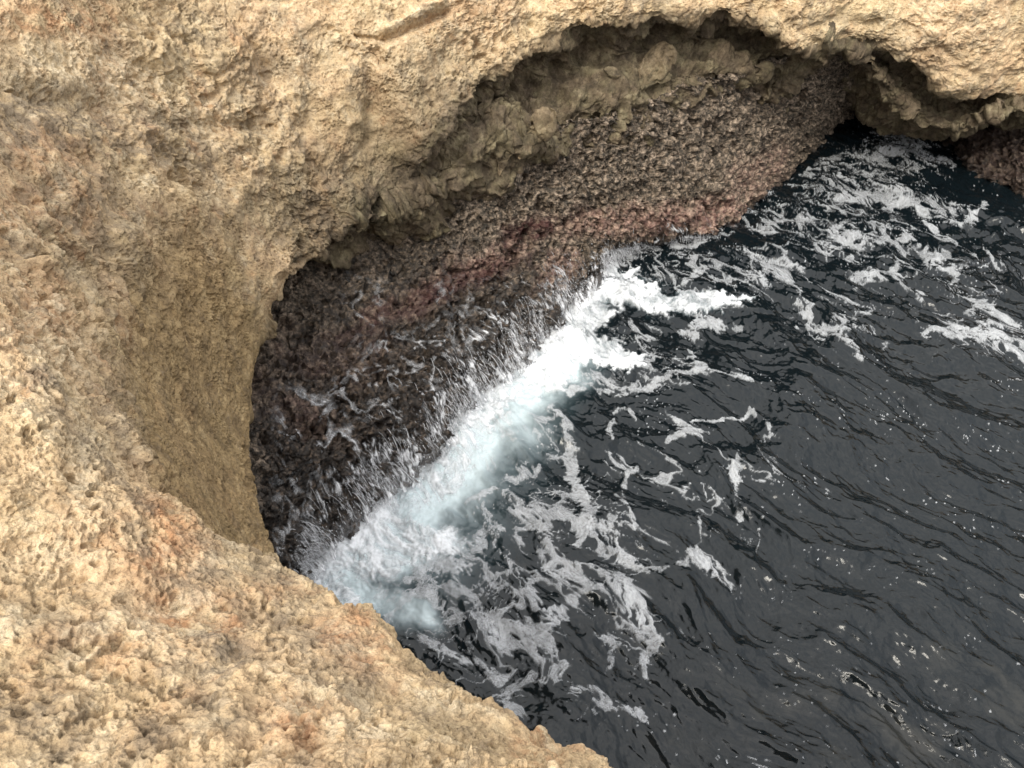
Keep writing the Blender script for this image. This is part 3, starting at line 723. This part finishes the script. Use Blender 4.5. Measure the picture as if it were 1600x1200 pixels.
def build_sea():
    vv = np.arange(1290, 128, -1.45)
    ys = np.array([P(800, q, 0)[1] for q in vv])
    xs = np.arange(-4.2, 12.2, .0125)
    g = np.cumsum(.1 * 1.35 ** np.arange(24))
    xs = np.concatenate([xs[0] - g[::-1], xs, xs[-1] + g])
    ys = np.concatenate([ys[0] - g[::-1], ys, ys[-1] + g])
    X, Y = np.meshgrid(xs, ys, indexing='ij')
    B = np.stack([X, Y, np.zeros_like(X)], -1).astype(F32)
    u, v, dep = project(B)
    inview = (u > -100) & (u < 1700) & (v > 100) & (v < 1300)
    # warp so that traced foam lines get ragged edges
    wu = fbm(B, 1.1, 4, 80) * 34 + fbm(B, 4.5, 3, 82) * 13; wv_ = fbm(B, 1.1, 4, 81) * 24 + fbm(B, 4.5, 3, 83) * 10
    sc = np.clip(12 / np.maximum(dep, 3), .4, 1.4)
    uu, vv2 = u + wu * sc, v + wv_ * sc
    band = np.zeros_like(u); w9 = fbm(B, 9, 3, 150, .6) * 16; w8 = fbm(B, 9, 3, 151, .6) * 13
    for pl in BAND:
        dd, ww = polydist(u + wu * 1.0 + w9, v + wv_ * 1.0 + w8, pl); band = np.maximum(band, sstep(1.30, .30, dd / ww))
    aer = np.zeros_like(u)
    for pl in AER:
        dd, ww = polydist(uu, vv2, pl); aer = np.maximum(aer, np.exp(-(dd / (.85 * ww)) ** 2))
    dens = np.zeros_like(u)
    for pl in STREAKS:
        dd, ww = polydist(u + wu * .95, v + wv_ * .95, pl); dens = np.maximum(dens, np.exp(-(dd / (ww * .95)) ** 2))
    lace = np.zeros_like(u)
    wp = fbm(B, .8, 3, 84) * .5
    for a, w in LACE:
        lace = np.maximum(lace, .9 * w * ellipse(u, v, *a, soft=.5, warp=wp))
    # ---- waves: crests run from the upper left to the lower right of the bay
    ca, sa = math.cos(math.radians(-44)), math.sin(math.radians(-44))
    A = X * ca + Y * sa; C = -X * sa + Y * ca
    wx = pn(B, .5, 90) * .34; wy = pn(B, .5, 91) * .34
    def aniso(la, lc, off, octv=3, ridged=True):
        Q = np.stack([(A + wx) / la, (C + wy) / lc, np.full_like(A, off)], -1).astype(F32)
        return fbm(Q, 1.0, octv, off, .5, ridged)
    calm = 1 - .6 * np.clip(band, 0, 1)
    h = .12 * fbm(B, .28, 2, 92) + .19 * aniso(3.0, 1.35, 3, 3, True) * calm + .056 * aniso(.95, .5, 4, 4, True) * calm \
        + .015 * aniso(.36, .18, 5, 3, True) * sstep(-.5, .1, pn(B, .8, 94)) + .010 * fbm(B, 3.4, 3, 158, .5, ridged=True) + .055 * fbm(B, 1.0, 3, 99, .5) + .002 * fbm(B, 14, 2, 97)
    farther = sstep(9, 14, Y) * sstep(3, 6, X)                      # choppier by the cave
    h += farther * .07 * fbm(B, 1.9, 4, 95, .55, ridged=True)
    h -= h[inview].mean()
    h += band * (.06 + .14 * fbm(B, 1.7, 3, 96, .5) + .06 * fbm(B, 5.5, 4, 98, .62, ridged=True) + .02 * fbm(B, 15, 3, 159, .6))
    for pl in STREAKS[:6]:
        dd, ww = polydist(u + wu * .45, v + wv_ * .45, pl); h += .03 * np.exp(-(dd / (ww * 1.4)) ** 2)
    far_fade = ((X > -12) & (X < 24) & (Y > -6) & (Y < 36))
    B[..., 2] = np.where(far_fade, h, -.05)
    # ---- foam pattern
    W0 = np.stack([X + wx * .25, Y + wy * .25, np.zeros_like(X)], -1).astype(F32)
    Wp = W0 + np.stack([pn(W0, 3.3, 100), pn(W0, 3.3, 101), 0 * X], -1).astype(F32) * .13
    AQ = np.stack([(A + wx) * .75, (C + wy) * 1.2, 0 * A], -1).astype(F32)
    AQ = AQ + np.stack([pn(AQ, 1.7, 100), pn(AQ, 1.7, 101), 0 * A], -1).astype(F32) * .22 + np.stack([pn(AQ, 5, 115), pn(AQ, 5, 116), 0 * A], -1).astype(F32) * .05
    na = np.abs(fbm(AQ, 1.15, 5, 117, .5)); nb = np.abs(fbm(AQ, 2.7, 4, 118, .55)); nc = np.abs(fbm(AQ, 6.5, 3, 127, .55))
    vb = 1 - np.minimum(1, nb * 6); vc = 1 - np.minimum(1, nc * 4.5)
    blob = .5 + .9 * fbm(AQ, 1.9, 6, 119, .60)
    f1, f2 = wn(AQ, 6.5, 9); g1, g2 = wn(AQ, 15.0, 10)
    bn = fbm(W0, 1.6, 3, 129); bn2 = fbm(AQ, 1.9, 4, 132); bn3 = fbm(AQ, 4.5, 4, 148, .6)
    bl = lace + .40 * fbm(W0, .9, 4, 131) * (lace > .02)
    Dl = np.maximum(dens * (.80 + .6 * bn), bl) + .12 * dens * bl
    Dl = np.clip(Dl, 0, 1)
    hf = .30 * sstep(.44, .20, f1 + .12 * pn(AQ, 14, 128)) + .26 * sstep(.44, .24, g1 + .08 * pn(AQ, 30, 134))
    film = sstep(0, .07, blob - (1.31 - .95 * Dl) - 1.25 * hf + .26 * bn3)
    wA = .062 * sstep(.16, .62, Dl + .50 * bn2); wB = .070 * sstep(.28, .78, Dl + .55 * bn2); wC = .075 * sstep(.36, .90, Dl + .6 * bn3)
    lines = np.maximum(sstep(0, .022, wA - na), np.maximum(sstep(0, .03, wB - nb), .8 * sstep(0, .04, wC - nc)))
    core = sstep(.56, .74, dens * (.92 + .8 * bn2 + 1.3 * bn3) - 1.1 * hf)
    grain = .80 + .55 * fbm(AQ, 20, 3, 130, .7)
    cover = np.clip(np.maximum(np.maximum(.43 * film, .52 * lines), .63 * core) * grain * (.85 + .5 * bn2), 0, .9) * sstep(.02, .12, Dl)
    B0 = np.stack([X, Y, 0 * X], -1).astype(F32)
    body = sstep(.36, .80, band + .75 * fbm(AQ, 2.2, 6, 104, .62) - .35 * hf)
    tx = .40 + 1.5 * fbm(AQ, 1.6, 6, 105, .64) + .30 * (vb - .3) + .22 * (vc - .3) - .55 * hf
    cover = np.maximum(cover, body * np.clip(tx + .28 * band, .06, .97))
    D = np.maximum(Dl, band)
    k1, _ = wn(W0, 5.0, 12)                                           # loose flecks
    fl = sstep(.10, .05, k1 + .06 * pn(W0, 26, 106)) * sstep(.08, .35, fbm(AQ, .7, 3, 107))
    k2, _ = wn(W0, 11.0, 13)
    fl = np.maximum(fl, sstep(.16, .08, k2 + .08 * pn(W0, 38, 108)) * sstep(.10, .34, fbm(AQ, 1.1, 3, 109)))
    fl = np.maximum(fl, sstep(.20, .10, g1 + .09 * pn(W0, 50, 133)) * sstep(.12, .35, fbm(AQ, 1.3, 4, 135)))
    cover = np.maximum(cover, .6 * fl)
    cover *= far_fade
    aeration = np.clip(1.0 * aer * (.80 + .6 * fbm(B, 1.6, 4, 110)) + .42 * band * band, 0, .95) * inview
    beige_tint = .42 * ellipse(u, v, 1400, 1150, 360, 130, -8, .7, wp * 1.2) * sstep(.0, .4, fbm(np.stack([A * .8, C * 1.3, 0 * A], -1).astype(F32), 1.6, 5, 111, .6))  # beige patches in the near right of the water
    n, m = X.shape
    F = grid_faces(n, m)
    sea = mesh_obj('sea', B.reshape(-1, 3), F, M_SEA, dict(aeration=aeration, beige_tint=beige_tint))
    cv = cover.reshape(-1)
    keep = cv[F].max(1) > .03
    V = B.reshape(-1, 3).copy(); V[:, 2] += .006 + .03 * cv * (D.reshape(-1) > .2)
    V2, F2, at = compact(V, F[keep], dict(cover=cv))
    foam = mesh_obj('sea_foam', V2, F2, M_FOAM, at)
    print('sea', X.shape, 'foam faces', len(F2), round(time.time() - T0, 1))
    return sea, foam


sea, foam = build_sea()
tag(sea, 'dark grey rippled sea water filling the cove', 'sea', kind='structure')
tag(foam, 'white lacy foam and churned whitewater floating on the dark sea', 'sea foam', kind='stuff')


# ------------------------------------------------------------------ RUNOFF over the ledge
def build_runoff():
    n, m = LS.shape
    # streak noise: long along the fall, narrow along the shore
    along = np.cumsum(np.concatenate([[0], np.linalg.norm(np.diff(LG[:, m * 3 // 5], axis=0), axis=1)])).astype(F32)
    AL = np.repeat(along[:, None], m, 1)
    wob = pn(LG, 1.3, 120) * .06 + pn(LG, 5, 121) * .02
    slant = .30 * (LR - 3)                                     # streaks lean down the shore
    def st(fs, ft, off):
        Q = np.stack([(AL + wob + slant) * fs, LR * ft, np.full_like(AL, off)], -1).astype(F32)
        return pn(Q, 1.0, off)
    s = .40 * st(5, 2.0, 1) + .45 * st(19, 5.0, 2) + .50 * st(42, 9.0, 3) + .3 * pn(LG, 7, 136)
    fall = sstep(2.7, 3.4, LR + .45 * pn(LG, 1.1, 122)) * sstep(.6, 1.6, LS) * sstep(12.6, 11.2, LS)
    foot = sstep(3.55, 4.1, LR)
    c = (sstep(.02 - .25 * foot, .50 - .1 * foot, s + .30 * (fall - 1)) * .95 + .22 * foot) * np.sqrt(fall)
    c *= .5 + .5 * sstep(-.35, .2, pn(LG, .7, 126) + .35 * foot)
    # thin foam left on the flat wet shelf
    Q = LG + np.stack([pn(LG, 2.5, 123), pn(LG, 2.5, 124), 0 * AL], -1) * .2
    v1 = sstep(.3, .9, 1 - np.abs(fbm(Q, 1.1, 5, 137, .55)) * 8); v2 = sstep(.3, .9, 1 - np.abs(fbm(Q, 2.9, 4, 138, .55)) * 6)
    shelf = np.maximum(v1 * sstep(-.25, .2, pn(LG, .9, 125)), .8 * v2 * sstep(-.05, .35, pn(LG, .8, 139))) * (.6 + .8 * pn(LG, 9, 147)) * sstep(1.2, 1.8, LR) * sstep(3.5, 2.9, LR) * sstep(8.2, 6.0, LS)
    shelf = np.clip(shelf, 0, 1)
    c = np.maximum(c, .5 * shelf)
    c = np.clip(c * (.85 + .6 * st(60, 16, 5)), 0, 1)
    Nn = LN
    G = LG1 + Nn * (.05 + .05 * foot + .03 * np.maximum(s, 0))[..., None]
    cv = c.reshape(-1); F = grid_faces(n, m, lsg < 0)
    keep = cv[F].max(1) > .03
    V2, F2, at = compact(G.reshape(-1, 3), F[keep], dict(cover=cv))
    # separate falling threads: leave the brink, curve outward and drop into the sea
    r = np.random.RandomState(11); K = 7; n_th = 14000
    ic = np.interp(1.0 + 10.9 * r.rand(n_th), LS[:, 0], np.arange(n)).astype(int)
    jr = np.interp(np.clip(3.55 - np.abs(r.normal(size=n_th)) * .26, 2.7, 3.75), LR[0], np.arange(m)).astype(int)
    dens_ = pn(LG1[ic, jr], 1.1, 160) + .6 * pn(LG1[ic, jr], 4.0, 161)
    ok = dens_ > -.10 + .25 * r.normal(size=n_th); ic, jr = ic[ok], jr[ok]; n_th = len(ic)
    p0 = LG1[ic, jr] + LN[ic, jr] * .10
    out = (LG[ic, -2] - LG[ic, int(m * .5)]); out[:, 2] = 0; out /= np.linalg.norm(out, axis=1)[:, None] + 1e-6
    full = r.rand(n_th) < .05
    t0 = np.where(full, 0, r.rand(n_th) * .85); t1 = np.minimum(t0 + np.where(full, 1, .03 + .22 * r.rand(n_th) ** 2), 1.0)
    tt = t0[:, None] + (t1 - t0)[:, None] * np.linspace(0, 1, K)[None]
    reach = (.06 + .30 * r.rand(n_th))
    pts = p0[:, None] + out[:, None] * (reach[:, None] * tt)[..., None]
    pts = pts + (r.normal(size=(n_th, 1, 3)) * .035).astype(F32) * tt[..., None]
    pts[..., 2] = p0[:, None, 2] + (.04 - p0[:, None, 2]) * tt ** 1.7
    rad = (.0019 + .0055 * r.rand(n_th) ** 4)[:, None] * np.sin(np.linspace(.25, math.pi - .25, K))[None] ** .5
    av = np.array([(1, 0, 0), (-.5, .87, 0), (-.5, -.87, 0)])
    ring = pts[:, :, None] + av[None, None] * rad[..., None, None]
    ib = np.arange(n_th * K * 3).reshape(n_th, K, 3)
    fq = np.stack([ib[:, :-1], np.roll(ib, -1, 2)[:, :-1], np.roll(ib, -1, 2)[:, 1:], ib[:, 1:]], -1).reshape(-1, 4)
    tc_ = np.repeat(.22 + .75 * r.rand(n_th) ** 1.3, K * 3)
    F2 = np.concatenate([F2, fq + len(V2)]); V2 = np.concatenate([V2, ring.reshape(-1, 3)]); at['cover'] = np.concatenate([at['cover'], tc_])
    o = mesh_obj('runoff', V2, F2, M_RUN, at)
    print('runoff', len(F2), round(time.time() - T0, 1))
    return o


run = build_runoff()
tag(run, 'white water streaming off the rock ledge in thin strands back into the sea', 'runoff', kind='stuff')

# ------------------------------------------------------------------ SPRAY
def build_spray():
    r = np.random.RandomState(3)
    pts = []
    line = np.array([(455, 895), (520, 830), (575, 775), (640, 760), (690, 700), (715, 645), (765, 590), (825, 540), (880, 480), (920, 430), (1000, 400)], float)
    n = 3600
    t = r.rand(n) * (len(line) - 1); i = t.astype(int); f = (t - i)[:, None]
    px = line[i] * (1 - f) + line[np.minimum(i + 1, len(line) - 1)] * f + r.normal(size=(n, 2)) * np.array([22, 18])
    base = np.array([P(a, b, 0) for a, b in px])
    base[:, 2] = .05 + np.abs(r.normal(size=n)) * .33 * (1 - .3 * f[:, 0])
    rad = .0028 + .0075 * r.rand(n) ** 5
    o6 = np.array([(1, 0, 0), (-1, 0, 0), (0, 1, 0), (0, -1, 0), (0, 0, 1.4), (0, 0, -1.4)])
    tf = np.array([(0, 2, 4), (2, 1, 4), (1, 3, 4), (3, 0, 4), (2, 0, 5), (1, 2, 5), (3, 1, 5), (0, 3, 5)])
    V = base[:, None] + o6[None] * rad[:, None, None]
    Fc = (tf[None] + 6 * np.arange(n)[:, None, None]).reshape(-1, 3)
    n_ = NT('spray_water')
    return mesh_obj('spray', V, Fc, n_.finish(n_.principled((.82, .85, .87), .4, None, .4)))


spray = build_spray()
tag(spray, 'fine white droplets of spray above the churned foam', 'spray', kind='stuff')

# ------------------------------------------------------------------ LIGHT
SUN_EL, SUN_AZ = math.radians(52), math.radians(208)              # azimuth from +Y clockwise
w = bpy.data.worlds.new('World'); scene.world = w; w.use_nodes = True
nt = w.node_tree; nt.nodes.clear()
sky = nt.nodes.new('ShaderNodeTexSky'); sky.sky_type = 'NISHITA'; sky.sun_disc = False
sky.sun_elevation = SUN_EL; sky.sun_rotation = SUN_AZ; sky.air_density = 1.0; sky.dust_density = 6.0; sky.ozone_density = 1.0
hs = nt.nodes.new('ShaderNodeHueSaturation'); hs.inputs['Saturation'].default_value = .25
bg = nt.nodes.new('ShaderNodeBackground'); bg.inputs['Strength'].default_value = .15
wo = nt.nodes.new('ShaderNodeOutputWorld')
tc = nt.nodes.new('ShaderNodeTexCoord'); cn = nt.nodes.new('ShaderNodeTexNoise'); cn.inputs['Scale'].default_value = 2.2; cn.inputs['Detail'].default_value = 6
cr_ = nt.nodes.new('ShaderNodeValToRGB'); cr_.color_ramp.elements[0].position = .3; cr_.color_ramp.elements[0].color = (7.0, 7.4, 8.2, 1)
cr_.color_ramp.elements[1].position = .7; cr_.color_ramp.elements[1].color = (16.5, 16, 15.3, 1)
nt.links.new(tc.outputs['Generated'], cn.inputs['Vector']); nt.links.new(cn.outputs['Fac'], cr_.inputs['Fac'])
sx = nt.nodes.new('ShaderNodeSeparateXYZ'); nt.links.new(tc.outputs['Generated'], sx.inputs[0])   # overcast: three times brighter overhead
mr = nt.nodes.new('ShaderNodeMapRange'); mr.inputs['From Min'].default_value = 0; mr.inputs['From Max'].default_value = 1; mr.inputs['To Min'].default_value = .16; mr.inputs['To Max'].default_value = 1.30
nt.links.new(sx.outputs['Z'], mr.inputs['Value'])
gm = nt.nodes.new('ShaderNodeMix'); gm.data_type = 'RGBA'; gm.blend_type = 'MULTIPLY'; gm.inputs[0].default_value = 1
nt.links.new(cr_.outputs[0], gm.inputs[6]); nt.links.new(mr.outputs[0], gm.inputs[7])
mx = nt.nodes.new('ShaderNodeMix'); mx.data_type = 'RGBA'; mx.inputs[0].default_value = .85
nt.links.new(sky.outputs[0], hs.inputs['Color']); nt.links.new(hs.outputs[0], mx.inputs[6]); nt.links.new(gm.outputs[2], mx.inputs[7]); nt.links.new(mx.outputs[2], bg.inputs['Color']); nt.links.new(bg.outputs[0], wo.inputs[0])
sd = bpy.data.lights.new('sun', 'SUN'); sd.energy = 2.0; sd.angle = math.radians(20); sd.color = (1, .94, .82)
so = bpy.data.objects.new('sun', sd); scene.collection.objects.link(so)
dirv = np.array([math.sin(SUN_AZ) * math.cos(SUN_EL), math.cos(SUN_AZ) * math.cos(SUN_EL), math.sin(SUN_EL)])
from mathutils import Vector
so.rotation_euler = Vector(dirv).to_track_quat('Z', 'Y').to_euler()

scene.view_settings.view_transform = 'Standard'
scene.view_settings.look = 'None'
scene.view_settings.gamma = 1
scene.view_settings.exposure = 0.55
scene.cycles.use_denoising = True
scene.cycles.denoiser = 'OPENIMAGEDENOISE'
scene.cycles.denoising_prefilter = 'ACCURATE'
scene.cycles.max_bounces = 6
scene.cycles.transparent_max_bounces = 12
print('done', round(time.time() - T0, 1))
